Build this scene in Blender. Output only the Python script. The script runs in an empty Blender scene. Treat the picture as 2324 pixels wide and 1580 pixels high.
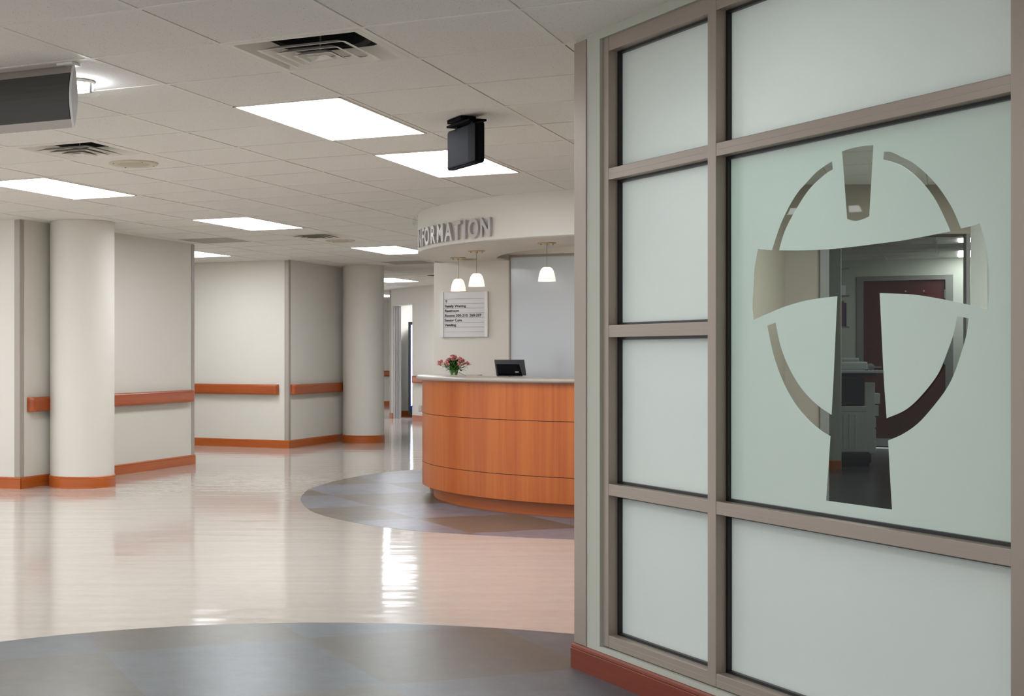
import bpy, bmesh, math, random
from mathutils import Vector, Matrix
random.seed(7)
PI = math.pi
SC = bpy.context.scene
COL = SC.collection

# ------------------------------------------------------------------ frame of reference
F, HX, HY, EYE, CEIL = 3107.0, 638.0, 804.0, 1.2316, 2.4632   # focal length and horizon of the photograph, heights in metres
TH = -0.457
GA = Vector((math.cos(TH), math.sin(TH), 0))      # ceiling grid, direction 1
GB = Vector((-math.sin(TH), math.cos(TH), 0))     # ceiling grid, direction 2
GO = Vector((-1.0641, 5.163, 0))
T = 0.6096
GD = Vector((.3232, -.9463, 0)).normalized()      # direction of the walls at 45 degrees to the grid
GN = Vector((-.9463, -.3232, 0)).normalized()     # their outward normal (towards the hall)
def cell(i, j, z=CEIL): return GO + GA*(i*T) + GB*(j*T) + Vector((0, 0, z))
def at(px, Y, z=0): return Vector(((px-HX)/F*Y, Y, z))
UP = Vector((0, 0, 1))

# ------------------------------------------------------------------ materials
def lin(c):
    if isinstance(c, str):
        c = [int(c[k:k+2], 16)/255 for k in (0, 2, 4)]
        c = [(v/12.92 if v <= .04045 else ((v+.055)/1.055)**2.4) for v in c]
    return (c[0], c[1], c[2], 1)
class NT:
    def __init__(s, name):
        s.m = bpy.data.materials.new(name); s.m.use_nodes = True
        s.t = s.m.node_tree; s.t.nodes.clear()
        s.out = s.t.nodes.new('ShaderNodeOutputMaterial')
    def n(s, typ, **kw):
        nd = s.t.nodes.new(typ)
        for k, v in kw.items():
            if k.startswith('i_'): nd.inputs[k[2:].replace('_', ' ')].default_value = v
            else: setattr(nd, k, v)
        return nd
    def l(s, a, b): s.t.links.new(a, b)
def principled(name, col, rough=.5, metal=0, var=.04, scale=8, bump=0, bscale=60, spec=.5, coat=0, stretch=None):
    N = NT(name); p = N.n('ShaderNodeBsdfPrincipled')
    c = lin(col)
    p.inputs['Roughness'].default_value = rough; p.inputs['Metallic'].default_value = metal
    p.inputs['Specular IOR Level'].default_value = spec; p.inputs['Coat Weight'].default_value = coat
    p.inputs['Coat Roughness'].default_value = .1
    tc = N.n('ShaderNodeTexCoord'); src = tc.outputs['Object']
    if stretch:
        mp = N.n('ShaderNodeMapping'); mp.inputs['Scale'].default_value = stretch; N.l(src, mp.inputs['Vector']); src = mp.outputs['Vector']
    nz = N.n('ShaderNodeTexNoise'); nz.inputs['Scale'].default_value = scale; nz.inputs['Detail'].default_value = 4
    N.l(src, nz.inputs['Vector'])
    mx = N.n('ShaderNodeMix', data_type='RGBA')
    mx.inputs['A'].default_value = tuple(v*(1-var) for v in c[:3])+(1,)
    mx.inputs['B'].default_value = tuple(min(1, v*(1+var)) for v in c[:3])+(1,)
    N.l(nz.outputs['Fac'], mx.inputs['Factor']); N.l(mx.outputs['Result'], p.inputs['Base Color'])
    if bump:
        b2 = N.n('ShaderNodeTexNoise'); b2.inputs['Scale'].default_value = bscale; N.l(src, b2.inputs['Vector'])
        bp = N.n('ShaderNodeBump'); bp.inputs['Strength'].default_value = bump; bp.inputs['Distance'].default_value = .002
        N.l(b2.outputs['Fac'], bp.inputs['Height']); N.l(bp.outputs['Normal'], p.inputs['Normal'])
    N.l(p.outputs[0], N.out.inputs['Surface'])
    return N.m
def wood(name, c1, c2, rough=.35, s=(40, 40, 1.2), coat=0):
    N = NT(name); p = N.n('ShaderNodeBsdfPrincipled'); p.inputs['Roughness'].default_value = rough; p.inputs['Coat Weight'].default_value = coat
    tc = N.n('ShaderNodeTexCoord'); mp = N.n('ShaderNodeMapping'); mp.inputs['Scale'].default_value = s
    N.l(tc.outputs['Object'], mp.inputs['Vector'])
    a = N.n('ShaderNodeTexNoise'); a.inputs['Scale'].default_value = 1.0; a.inputs['Detail'].default_value = 8; a.inputs['Roughness'].default_value = .65
    b = N.n('ShaderNodeTexNoise'); b.inputs['Scale'].default_value = .13; b.inputs['Detail'].default_value = 2
    N.l(mp.outputs[0], a.inputs['Vector']); N.l(mp.outputs[0], b.inputs['Vector'])
    ad = N.n('ShaderNodeMath', operation='ADD'); N.l(a.outputs['Fac'], ad.inputs[0]); N.l(b.outputs['Fac'], ad.inputs[1])
    r = N.n('ShaderNodeValToRGB'); r.color_ramp.elements[0].position = .72; r.color_ramp.elements[1].position = 1.28
    hf = N.n('ShaderNodeMath', operation='MULTIPLY'); hf.inputs[1].default_value = 1.0
    N.l(ad.outputs[0], hf.inputs[0])
    mr = N.n('ShaderNodeMapRange'); mr.inputs['From Min'].default_value = .7; mr.inputs['From Max'].default_value = 1.3
    N.l(hf.outputs[0], mr.inputs['Value'])
    mx = N.n('ShaderNodeMix', data_type='RGBA'); mx.inputs['A'].default_value = lin(c1); mx.inputs['B'].default_value = lin(c2)
    N.l(mr.outputs[0], mx.inputs['Factor']); N.l(mx.outputs['Result'], p.inputs['Base Color'])
    N.t.nodes.remove(r)
    N.l(p.outputs[0], N.out.inputs['Surface'])
    return N.m
def emit(name, col, strength):
    N = NT(name); e = N.n('ShaderNodeEmission'); e.inputs['Color'].default_value = lin(col); e.inputs['Strength'].default_value = strength
    N.l(e.outputs[0], N.out.inputs['Surface']); return N.m

M = {}
M['wall'] = principled('painted wall', 'd7d3c9', .62, var=.015, scale=2, bump=.15, bscale=180)
M['wall_white'] = principled('white painted wall', 'eeece6', .6, var=.01)
M['wall_tan'] = principled('tan office wall', '8f8576', .65, var=.02, scale=2)
M['wall_shade'] = principled('grey green wall with shade in its colour', 'b3b5a8', .6, var=.015, scale=2)  # hall wall colour toned darker, standing in for shade on the right wall
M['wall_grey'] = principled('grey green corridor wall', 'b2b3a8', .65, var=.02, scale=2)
M['guard'] = principled('taupe vinyl corner guard', 'a59c93', .4, var=.02)
M['base'] = wood('cherry vinyl baseboard', 'a8511b', 'b9642a', .38, (3, 3, 60))
M['base_dark'] = wood('deep cherry baseboard', '6c2504', '7e3009', .5, (3, 3, 50))
M['rail'] = wood('cherry handrail', '97421a', 'b05d2c', .3, (4, 4, 110))
M['desk'] = wood('honey cherry veneer', 'a1480a', 'be6824', .32, (34, 34, .9))
M['groove'] = principled('black reveal', '140c0a', .6)
M['counter'] = principled('speckled grey solid surface', 'aaa298', .28, var=.22, scale=260)
M['frame'] = principled('taupe anodised aluminium', '9c8f83', .38, metal=.25, var=.015)
M['gasket'] = principled('black rubber gasket', '090a0c', .35)
M['tbar'] = principled('ceiling grid steel', 'dedbd4', .5, var=.01)
M['plenum'] = principled('dark ceiling void', '15120f', .9)
M['diffuser'] = principled('white enamelled steel', 'd9d5cb', .35, var=.01)
M['duct'] = principled('black duct lining', '0a0b0e', .7)
M['return'] = principled('grey return air grille', '9d9a8c', .6, var=.1, scale=200)
M['beige_plastic'] = principled('beige speaker grille', 'c6c1ab', .5, var=.05, scale=300)
M['speaker_mesh'] = principled('beige speaker mesh', 'b5b09b', .6, var=.12, scale=400)
M['charcoal'] = principled('charcoal sign face', '3a3936', .55, var=.05)
M['silver'] = principled('silver paint', 'a09a92', .38, metal=.5, var=.01)
M['endcap'] = principled('pale grey end cap', 'c4c2c0', .4)
M['black'] = principled('black plastic', '0a0b10', .32, var=.1)
M['black_satin'] = principled('dark satin housing', '0b0c12', .7, var=.1, spec=.08)
M['black_matt'] = principled('matt black plastic', '08090c', .8, var=.1, spec=.08)
M['brass'] = principled('brushed brass', 'b9a678', .3, metal=.9)
M['cable'] = principled('pendant cord', '8d8676', .5)
M['letters'] = principled('brushed aluminium letters', 'b7b4b0', .4, metal=.3, var=.02)
M['sign'] = principled('satin aluminium sign', 'c1bfbe', .35, metal=.35, var=.015, stretch=(1, 1, 90))
M['signrail'] = principled('pale sign side rail', 'd5d4d0', .4, metal=.2)
M['slat_joint'] = principled('grey slat joint', '6f6b69', .5)
M['ink'] = principled('black lettering', '16161a', .5)
M['leaf'] = principled('green leaves', '2f6a1c', .45, var=.35, scale=40)
M['leaf2'] = principled('pale green stems', '5d8a35', .45, var=.2, scale=40)
M['petal'] = principled('coral pink petals', 'ffb0ac', .5, var=.25, scale=70)
M['petal2'] = principled('deep pink petals', 'f0858a', .5, var=.25, scale=70)
M['door'] = wood('dark red mahogany door', '3c0d06', '4a130a', .35, (25, 25, .8))
M['steel'] = principled('brushed stainless steel', 'a9abab', .28, metal=.9)
M['copier'] = principled('off white office plastic', 'b9bcb8', .45, var=.02)
M['copier_dark'] = principled('dark copier plastic', '1c2029', .4)
M['doorframe'] = principled('grey painted steel frame', '76746f', .45)
M['blue'] = principled('blue binder', '2b4f96', .5); M['red'] = principled('dark red binder', '6a1f2a', .5)
M['white'] = principled('white paper', 'd9dbe0', .6); M['pink'] = principled('pink papers', 'c79aa0', .6); M['navy'] = principled('navy binder', '18203c', .5)
M['accordion'] = principled('grey folding partition vinyl', 'c4c0be', .5, var=.02)
M['panel'] = principled('pale blue grey back painted glass', 'c6cdd2', .12, var=.008, coat=.4)
M['vend_front'] = emit('lit vending front', 'dbe8ff', 3.2)
M['vend_blue'] = emit('blue vending graphic', '14349c', .35)
M['troffer'] = emit('fluorescent lens', 'f6faff', 9.0)
M['desk_fill'] = emit('added desk fill light', 'fff6ea', 3.0)  # glow of the unseen lamp added over the desk
M['troffer_dim'] = emit('corridor lens', 'f4f7ff', 9)
M['disc_glow'] = emit('round lamp glow', 'f2f7ff', 26.0)
M['bulb'] = emit('warm lamp', 'ffe4d2', 5)

def shade_mat():
    N = NT('frosted opal glass shade')
    d = N.n('ShaderNodeBsdfPrincipled'); d.inputs['Base Color'].default_value = lin('faece8'); d.inputs['Roughness'].default_value = .35
    d.inputs['Emission Color'].default_value = lin('ffe9e4'); d.inputs['Emission Strength'].default_value = .3
    t = N.n('ShaderNodeBsdfTranslucent'); t.inputs['Color'].default_value = lin('fff2ec')
    m = N.n('ShaderNodeMixShader'); m.inputs[0].default_value = .45
    N.l(d.outputs[0], m.inputs[1]); N.l(t.outputs[0], m.inputs[2]); N.l(m.outputs[0], N.out.inputs['Surface']); return N.m
M['shade'] = shade_mat()

def glass_mat(name, tint, refl):
    N = NT(name); tr = N.n('ShaderNodeBsdfTransparent'); tr.inputs['Color'].default_value = lin(tint)
    g = N.n('ShaderNodeBsdfGlossy'); g.inputs['Roughness'].default_value = .01
    fr = N.n('ShaderNodeFresnel'); fr.inputs['IOR'].default_value = 1.45
    ml = N.n('ShaderNodeMath', operation='MULTIPLY'); N.l(fr.outputs[0], ml.inputs[0])
    ge = N.n('ShaderNodeNewGeometry'); iv = N.n('ShaderNodeMath', operation='SUBTRACT'); iv.inputs[0].default_value = 1; N.l(ge.outputs['Backfacing'], iv.inputs[1])
    m2 = N.n('ShaderNodeMath', operation='MULTIPLY'); m2.inputs[1].default_value = refl; N.l(iv.outputs[0], m2.inputs[0]); N.l(m2.outputs[0], ml.inputs[1])
    m = N.n('ShaderNodeMixShader'); N.l(ml.outputs[0], m.inputs[0]); N.l(tr.outputs[0], m.inputs[1]); N.l(g.outputs[0], m.inputs[2])
    N.l(m.outputs[0], N.out.inputs['Surface']); return N.m
M['glass'] = glass_mat('clear glass', 'f0f5f1', .3)
M['vase'] = glass_mat('clear vase glass', 'f8fcfa', 1.0)
def frost_mat(name, c1, c2, tr=.35, rough=.28):
    N = NT(name)
    d = N.n('ShaderNodeBsdfPrincipled'); d.inputs['Base Color'].default_value = lin(c1); d.inputs['Roughness'].default_value = rough
    t = N.n('ShaderNodeBsdfTranslucent'); t.inputs['Color'].default_value = lin(c2)
    m = N.n('ShaderNodeMixShader'); m.inputs[0].default_value = tr
    N.l(d.outputs[0], m.inputs[1]); N.l(t.outputs[0], m.inputs[2]); N.l(m.outputs[0], N.out.inputs['Surface']); return N.m
M['frost'] = frost_mat('frosted glass', 'e2e6e1', 'eef4f0', .35)
M['frost_green'] = frost_mat('green tinted frosted film', 'dde5de', 'd8e8e1', .35)

def tile_mat():
    N = NT('pitted mineral ceiling tile'); p = N.n('ShaderNodeBsdfPrincipled'); p.inputs['Roughness'].default_value = .85; p.inputs['Specular IOR Level'].default_value = .15
    tc = N.n('ShaderNodeTexCoord')
    v = N.n('ShaderNodeTexVoronoi'); v.inputs['Scale'].default_value = 110; N.l(tc.outputs['Object'], v.inputs['Vector'])
    n = N.n('ShaderNodeTexNoise'); n.inputs['Scale'].default_value = 60; N.l(tc.outputs['Object'], n.inputs['Vector'])
    mr = N.n('ShaderNodeMapRange'); mr.inputs['From Min'].default_value = .12; mr.inputs['From Max'].default_value = .24
    N.l(v.outputs['Distance'], mr.inputs['Value'])
    gt = N.n('ShaderNodeMapRange'); gt.inputs['From Min'].default_value = .5; gt.inputs['From Max'].default_value = .56; gt.inputs['To Min'].default_value = 1; gt.inputs['To Max'].default_value = 0
    N.l(n.outputs['Fac'], gt.inputs['Value'])
    mxx = N.n('ShaderNodeMath', operation='MAXIMUM'); N.l(mr.outputs[0], mxx.inputs[0]); N.l(gt.outputs[0], mxx.inputs[1])
    mx = N.n('ShaderNodeMix', data_type='RGBA'); mx.inputs['A'].default_value = lin('8a857b'); mx.inputs['B'].default_value = lin('e0ded8')
    N.l(mxx.outputs[0], mx.inputs['Factor']); N.l(mx.outputs['Result'], p.inputs['Base Color'])
    N.l(p.outputs[0], N.out.inputs['Surface']); return N.m
M['tile'] = tile_mat()

def floor_mat():
    N = NT('polished cream sheet vinyl'); p = N.n('ShaderNodeBsdfPrincipled')
    tc = N.n('ShaderNodeTexCoord')
    n = N.n('ShaderNodeTexNoise'); n.inputs['Scale'].default_value = 14; n.inputs['Detail'].default_value = 6; n.inputs['Roughness'].default_value = .7
    mp0 = N.n('ShaderNodeMapping'); mp0.inputs['Scale'].default_value = (1, 1.3, 1); mp0.inputs['Rotation'].default_value = (0, 0, .45)
    N.l(tc.outputs['Object'], mp0.inputs['Vector']); N.l(mp0.outputs[0], n.inputs['Vector'])
    mx = N.n('ShaderNodeMix', data_type='RGBA'); mx.inputs['A'].default_value = lin('b0a69d'); mx.inputs['B'].default_value = lin('c2b9b0')
    N.l(n.outputs['Fac'], mx.inputs['Factor']); N.l(mx.outputs['Result'], p.inputs['Base Color'])
    mp = N.n('ShaderNodeMapping'); mp.inputs['Scale'].default_value = (.5, 2.0, 1); N.l(tc.outputs['Object'], mp.inputs['Vector'])
    w = N.n('ShaderNodeTexNoise'); w.inputs['Scale'].default_value = 2.6; w.inputs['Detail'].default_value = 1.0; N.l(mp.outputs[0], w.inputs['Vector'])
    bp = N.n('ShaderNodeBump'); bp.inputs['Strength'].default_value = .24; bp.inputs['Distance'].default_value = .012
    N.l(w.outputs['Fac'], bp.inputs['Height']); N.l(bp.outputs['Normal'], p.inputs['Normal'])
    p.inputs['Roughness'].default_value = .09; p.inputs['Specular IOR Level'].default_value = .36
    N.l(p.outputs[0], N.out.inputs['Surface']); return N.m
M['floor'] = floor_mat()
def inlay_mat(name, ca, cb, dark=1.0, size=.4425, rough=.3, org=(-.73, 5.64)):
    N = NT(name); p = N.n('ShaderNodeBsdfPrincipled')
    tc = N.n('ShaderNodeTexCoord'); mp = N.n('ShaderNodeMapping', vector_type='TEXTURE')
    mp.inputs['Location'].default_value = (org[0], org[1], 0); mp.inputs['Rotation'].default_value = (0, 0, math.atan2(GD.y, GD.x)); mp.inputs['Scale'].default_value = (size, size, 1)
    N.l(tc.outputs['Object'], mp.inputs['Vector'])
    fl = N.n('ShaderNodeVectorMath', operation='FLOOR'); N.l(mp.outputs[0], fl.inputs[0])
    sx = N.n('ShaderNodeSeparateXYZ'); N.l(fl.outputs[0], sx.inputs[0])
    cx = N.n('ShaderNodeCombineXYZ'); N.l(sx.outputs[0], cx.inputs[0]); N.l(sx.outputs[1], cx.inputs[1])
    wn = N.n('ShaderNodeTexWhiteNoise', noise_dimensions='3D'); N.l(cx.outputs[0], wn.inputs['Vector'])
    # blocks of two by two tiles alternate between the two colours
    hv = N.n('ShaderNodeVectorMath', operation='SCALE'); hv.inputs['Scale'].default_value = .5; N.l(mp.outputs[0], hv.inputs[0])
    f2 = N.n('ShaderNodeVectorMath', operation='FLOOR'); N.l(hv.outputs[0], f2.inputs[0])
    s2 = N.n('ShaderNodeSeparateXYZ'); N.l(f2.outputs[0], s2.inputs[0])
    sm = N.n('ShaderNodeMath', operation='ADD'); N.l(s2.outputs[0], sm.inputs[0]); N.l(s2.outputs[1], sm.inputs[1])
    md = N.n('ShaderNodeMath', operation='FLOORED_MODULO'); md.inputs[1].default_value = 2; N.l(sm.outputs[0], md.inputs[0])
    cm = N.n('ShaderNodeMix', data_type='RGBA'); cm.inputs['A'].default_value = lin(ca); cm.inputs['B'].default_value = lin(cb); N.l(md.outputs[0], cm.inputs['Factor'])
    vr = N.n('ShaderNodeMapRange'); vr.inputs['To Min'].default_value = .9; vr.inputs['To Max'].default_value = 1.1; N.l(wn.outputs['Value'], vr.inputs['Value'])
    rp = N.n('ShaderNodeVectorMath', operation='SCALE'); N.l(cm.outputs['Result'], rp.inputs[0]); N.l(vr.outputs[0], rp.inputs['Scale'])
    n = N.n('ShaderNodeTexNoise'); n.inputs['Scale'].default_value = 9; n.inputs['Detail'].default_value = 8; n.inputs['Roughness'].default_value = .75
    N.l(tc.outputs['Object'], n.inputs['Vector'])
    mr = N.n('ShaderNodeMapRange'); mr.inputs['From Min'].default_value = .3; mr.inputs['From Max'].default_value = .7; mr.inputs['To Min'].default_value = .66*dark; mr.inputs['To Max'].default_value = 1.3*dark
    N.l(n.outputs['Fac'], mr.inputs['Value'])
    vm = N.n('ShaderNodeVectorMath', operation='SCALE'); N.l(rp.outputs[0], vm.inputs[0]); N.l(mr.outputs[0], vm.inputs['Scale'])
    N.l(vm.outputs[0], p.inputs['Base Color'])
    b = N.n('ShaderNodeTexNoise'); b.inputs['Scale'].default_value = 220; N.l(tc.outputs['Object'], b.inputs['Vector'])
    bp = N.n('ShaderNodeBump'); bp.inputs['Strength'].default_value = .35; bp.inputs['Distance'].default_value = .001
    N.l(b.outputs['Fac'], bp.inputs['Height']); N.l(bp.outputs['Normal'], p.inputs['Normal'])
    p.inputs['Roughness'].default_value = rough
    N.l(p.outputs[0], N.out.inputs['Surface']); return N.m
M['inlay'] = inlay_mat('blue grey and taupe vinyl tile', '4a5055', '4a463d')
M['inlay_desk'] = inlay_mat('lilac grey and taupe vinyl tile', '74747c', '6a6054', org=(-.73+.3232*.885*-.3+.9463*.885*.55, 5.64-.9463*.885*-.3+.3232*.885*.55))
M['office_floor'] = inlay_mat('dark office vinyl', '42474c', '3c3f40', rough=.22)

# ------------------------------------------------------------------ mesh helpers
class MB:
    def __init__(s): s.v = []; s.f = []
    def add(s, vs, fs):
        o = len(s.v); s.v += [Vector(v) for v in vs]; s.f += [tuple(i+o for i in f) for f in fs]; return s
    def obox(s, o, ux, uy, uz):      # box from corner o with edge vectors
        o, ux, uy, uz = map(Vector, (o, ux, uy, uz))
        vs = [o, o+ux, o+ux+uy, o+uy, o+uz, o+ux+uz, o+ux+uy+uz, o+uy+uz]
        fs = [(0, 3, 2, 1), (4, 5, 6, 7), (0, 1, 5, 4), (1, 2, 6, 5), (2, 3, 7, 6), (3, 0, 4, 7)]
        if ux.cross(uy).dot(uz) < 0: fs = [tuple(reversed(f)) for f in fs]
        return s.add(vs, fs)
    def box(s, x0, x1, y0, y1, z0, z1): return s.obox((x0, y0, z0), (x1-x0, 0, 0), (0, y1-y0, 0), (0, 0, z1-z0))
    def prism(s, pts, z0, z1):       # closed outline of (x, y)
        n = len(pts); area = sum(pts[i][0]*pts[(i+1) % n][1]-pts[(i+1) % n][0]*pts[i][1] for i in range(n))
        if area < 0: pts = list(reversed(pts))
        vs = [(p[0], p[1], z0) for p in pts]+[(p[0], p[1], z1) for p in pts]
        fs = [tuple(range(n-1, -1, -1)), tuple(range(n, 2*n))]+[(i, (i+1) % n, n+(i+1) % n, n+i) for i in range(n)]
        return s.add(vs, fs)
    def lathe(s, prof, c=(0, 0, 0), n=48, cap=False):
        vs = []; fs = []; m = len(prof)
        for k in range(n):
            a = 2*PI*k/n
            for r, z in prof: vs.append((c[0]+r*math.cos(a), c[1]+r*math.sin(a), c[2]+z))
        for k in range(n):
            k2 = (k+1) % n
            for q in range(m-1): fs.append((k*m+q, k2*m+q, k2*m+q+1, k*m+q+1))
        if cap: fs.append(tuple(k*m for k in range(n))[::-1]); fs.append(tuple(k*m+m-1 for k in range(n)))
        return s.add(vs, fs)
    def cyl(s, c, r, z0, z1, n=32): return s.lathe([(r, z0), (r, z1)], c, n, True)
    def tube(s, p, q, r, n=8, r2=None):
        p, q = Vector(p), Vector(q); d = (q-p).normalized(); x = d.orthogonal().normalized(); y = d.cross(x); r2 = r if r2 is None else r2
        vs = []
        for k in range(n):
            a = 2*PI*k/n; e = x*math.cos(a)+y*math.sin(a); vs += [p+e*r, q+e*r2]
        fs = [(2*k, 2*((k+1) % n), 2*((k+1) % n)+1, 2*k+1) for k in range(n)]+[tuple(2*k for k in range(n))[::-1], tuple(2*k+1 for k in range(n))]
        return s.add(vs, fs)
    def sweep(s, path, prof, closed=False):   # path: list of (pos, outward vector); prof: (offset, z) outline, closed
        m = len(prof); vs = []; fs = []
        for p, o in path:
            for a, z in prof: vs.append(Vector(p)+Vector(o)*a+UP*z)
        n = len(path)
        for k in range(n if closed else n-1):
            k2 = (k+1) % n
            for q in range(m):
                q2 = (q+1) % m; fs.append((k*m+q, k2*m+q, k2*m+q2, k*m+q2))
        if not closed: fs += [tuple(range(m))[::-1], tuple((n-1)*m+q for q in range(m))]
        return s.add(vs, fs)
    def build(s, name, mat, parent=None, bevel=0, smooth=False, base=None, angle=40):
        me = bpy.data.meshes.new(name)
        o = bpy.data.objects.new(name, me); COL.objects.link(o)
        off = Vector((0, 0, 0))
        if parent is not None: o.parent = parent; off = world(parent)
        if base is not None: o.location = Vector(base)-off; off = Vector(base)
        if parent is not None and parent.get('_local'): off = Vector((0, 0, 0)); o.location = (0, 0, 0)
        me.from_pydata([v-off for v in s.v], [], s.f)
        bm = bmesh.new(); bm.from_mesh(me); bmesh.ops.recalc_face_normals(bm, faces=bm.faces)
        if smooth:
            for f_ in bm.faces: f_.smooth = True
            for e in bm.edges:
                if len(e.link_faces) == 2 and e.calc_face_angle(0) > math.radians(angle): e.smooth = False
        bm.to_mesh(me); bm.free()
        for m in (mat if isinstance(mat, list) else [mat]): me.materials.append(m)
        if bevel:
            b = o.modifiers.new('bevel', 'BEVEL'); b.width = bevel; b.segments = 2; b.limit_method = 'ANGLE'
        return o
def world(o):
    v = Vector(o.location)
    while o.parent is not None: o = o.parent; v = v+Vector(o.location)
    return v
def tag(o, label=None, cat=None, group=None, kind=None):
    if label: o['label'] = label
    if cat: o['category'] = cat
    if group: o['group'] = group
    if kind: o['kind'] = kind
    return o
def thing(name, loc, label=None, cat=None, group=None, kind=None, rz=0, local=False):
    o = bpy.data.objects.new(name, None); COL.objects.link(o); o.location = loc; o.empty_display_size = .1
    o.rotation_euler = (0, 0, rz)
    if local: o['_local'] = 1
    return tag(o, label, cat, group, kind)
def copy_tree(o, parent=None):
    c = o.copy(); COL.objects.link(c); c.parent = parent
    for ch in list(o.children): copy_tree(ch, c)
    return c
def struct(name, mb, mat, parent=None, **kw):
    o = mb.build(name, mat, parent, **kw)
    if parent is None: o['kind'] = 'structure'
    return o
def curve_mesh(cu, name, mat, parent, mtx):
    tmp = bpy.data.objects.new('tmp', cu); COL.objects.link(tmp)
    me = bpy.data.meshes.new_from_object(tmp.evaluated_get(bpy.context.evaluated_depsgraph_get()))
    bpy.data.objects.remove(tmp)
    off = world(parent) if parent is not None else Vector((0, 0, 0))
    for v in me.vertices: v.co = (mtx @ v.co)-off
    me.name = name; me.materials.clear(); me.materials.append(mat)
    o = bpy.data.objects.new(name, me); COL.objects.link(o); o.parent = parent
    return o
def text_mesh(txt, name, mat, parent, pos, right, up, size, sx=1, ext=.001, off=0, align='LEFT', bev=0):
    cu = bpy.data.curves.new('txt', 'FONT'); cu.body = txt; cu.size = size; cu.extrude = ext; cu.offset = off; cu.align_x = align; cu.bevel_depth = bev
    right = Vector(right).normalized(); up = Vector(up).normalized(); nn = right.cross(up)
    m = Matrix(((right.x*sx, up.x, nn.x, pos[0]), (right.y*sx, up.y, nn.y, pos[1]), (right.z*sx, up.z, nn.z, pos[2]), (0, 0, 0, 1)))
    return curve_mesh(cu, name, mat, parent, m)

# ------------------------------------------------------------------ floor
fl = struct('floor', MB().box(-10, 12, -4, 36, -.05, 0), M['floor'])
c1, r1 = (.185, 3.7506), 2.5245
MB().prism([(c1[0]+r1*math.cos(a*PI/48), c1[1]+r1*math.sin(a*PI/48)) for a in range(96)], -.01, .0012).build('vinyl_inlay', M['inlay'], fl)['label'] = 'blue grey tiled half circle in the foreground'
pts = []
for px, y in [(1313, 1225.2), (1166.7, 1219.4), (1049.6, 1212.6), (961.9, 1206.8), (880, 1198), (820, 1189.5), (774.6, 1180.5), (727.8, 1168.7), (703, 1158.5), (688.5, 1146), (681.8, 1133.6), (689.7, 1120), (707, 1108), (757, 1092.7), (815.6, 1081), (880, 1071.6), (956, 1065)]:
    Y = F*EYE/(y-HY); pts.append(((px-HX)/F*Y, Y))
def smooth_line(p, n=6):
    out = []
    for i in range(len(p)-1):
        p0, p1, p2, p3 = [Vector(p[max(0, min(len(p)-1, i+k))]) for k in (-1, 0, 1, 2)]
        for q in range(n):
            t = q/n; out.append(.5*((2*p1)+(p2-p0)*t+(2*p0-5*p1+4*p2-p3)*t*t+(3*p1-p0-3*p2+p3)*t**3))
    out.append(Vector(p[-1])); return [(v[0], v[1]) for v in out]
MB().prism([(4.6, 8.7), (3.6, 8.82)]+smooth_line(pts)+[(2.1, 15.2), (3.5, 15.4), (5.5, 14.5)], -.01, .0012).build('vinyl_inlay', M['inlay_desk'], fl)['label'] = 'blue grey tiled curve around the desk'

# ------------------------------------------------------------------ ceiling
supply = [(1, 1), (-3, 4), (-5, 14), (-7, 26)]
returns = [(-7, 14), (-6, 21)]
lights = [(0, 3), (0, 6), (-5, 6), (-5, 11), (-5, 17), (-9, 16), (-9, 27), (-13, 36), (-5, -4), (-5, 1), (0, -9), (-9, 1), (0, -3), (-4, -8), (-10, 6), (-10, 11), (-13, 20), (-13, 28)]  # visible lights first, then unseen ones added to brighten the hall
desk_fill_lights = [(1, 11)]  # unseen, added to brighten the desk recess
office_fill_lights = [(5, 1), (7, 4), (5, 6), (6, 8)]  # unseen, added to brighten the office behind the glass
corr_lights = []
skip = set(supply+returns)
for i, j in lights+office_fill_lights+desk_fill_lights: skip |= {(i, j), (i, j+1)}
tl = MB(); tb = MB()
def inside(p): return -9.5 < p.x < 11.5 and -3.5 < p.y < 35.5
I0, I1, J0, J1 = -26, 22, -16, 52
for i in range(I0, I1):
    for j in range(J0, J1):
        p = cell(i+.5, j+.5)
        if not inside(p) or (i, j) in skip: continue
        g = [.0125+random.choice([0, 0, .0012, .0025]) for _ in range(4)]
        z = CEIL+.002+random.random()*.0012
        a, b, c, d = cell(i, j)+GA*g[0]+GB*g[1], cell(i+1, j)-GA*g[2]+GB*g[1], cell(i+1, j+1)-GA*g[2]-GB*g[3], cell(i, j+1)+GA*g[0]-GB*g[3]
        h = .014
        vs = []
        for q in (a, b, c, d): vs.append((q.x, q.y, z))
        for q in (a, b, c, d): vs.append((q.x, q.y, z+h))
        tl.add(vs, [(0, 3, 2, 1), (0, 1, 5, 4), (1, 2, 6, 5), (2, 3, 7, 6), (3, 0, 4, 7)])
W = .012
def clipped(o, d):
    t0, t1 = -60, 60
    for ax, lo, hi in ((0, -9.9, 11.9), (1, -3.9, 35.9)):
        if abs(d[ax]) > 1e-6:
            a, b = (lo-o[ax])/d[ax], (hi-o[ax])/d[ax]; t0 = max(t0, min(a, b)); t1 = min(t1, max(a, b))
    return t0, t1
for i in range(I0, I1+1):
    o = cell(i, 0); t0, t1 = clipped(o, GB)
    if t1 > t0: tb.obox(o+GB*t0-GA*W, GA*2*W, GB*(t1-t0), UP*.006)
for j in range(J0, J1+1):
    o = cell(0, j); t0, t1 = clipped(o, GA)
    if t1 > t0: tb.obox(o+GA*t0-GB*W+UP*.0002, GA*(t1-t0), GB*2*W, UP*.006)
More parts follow.
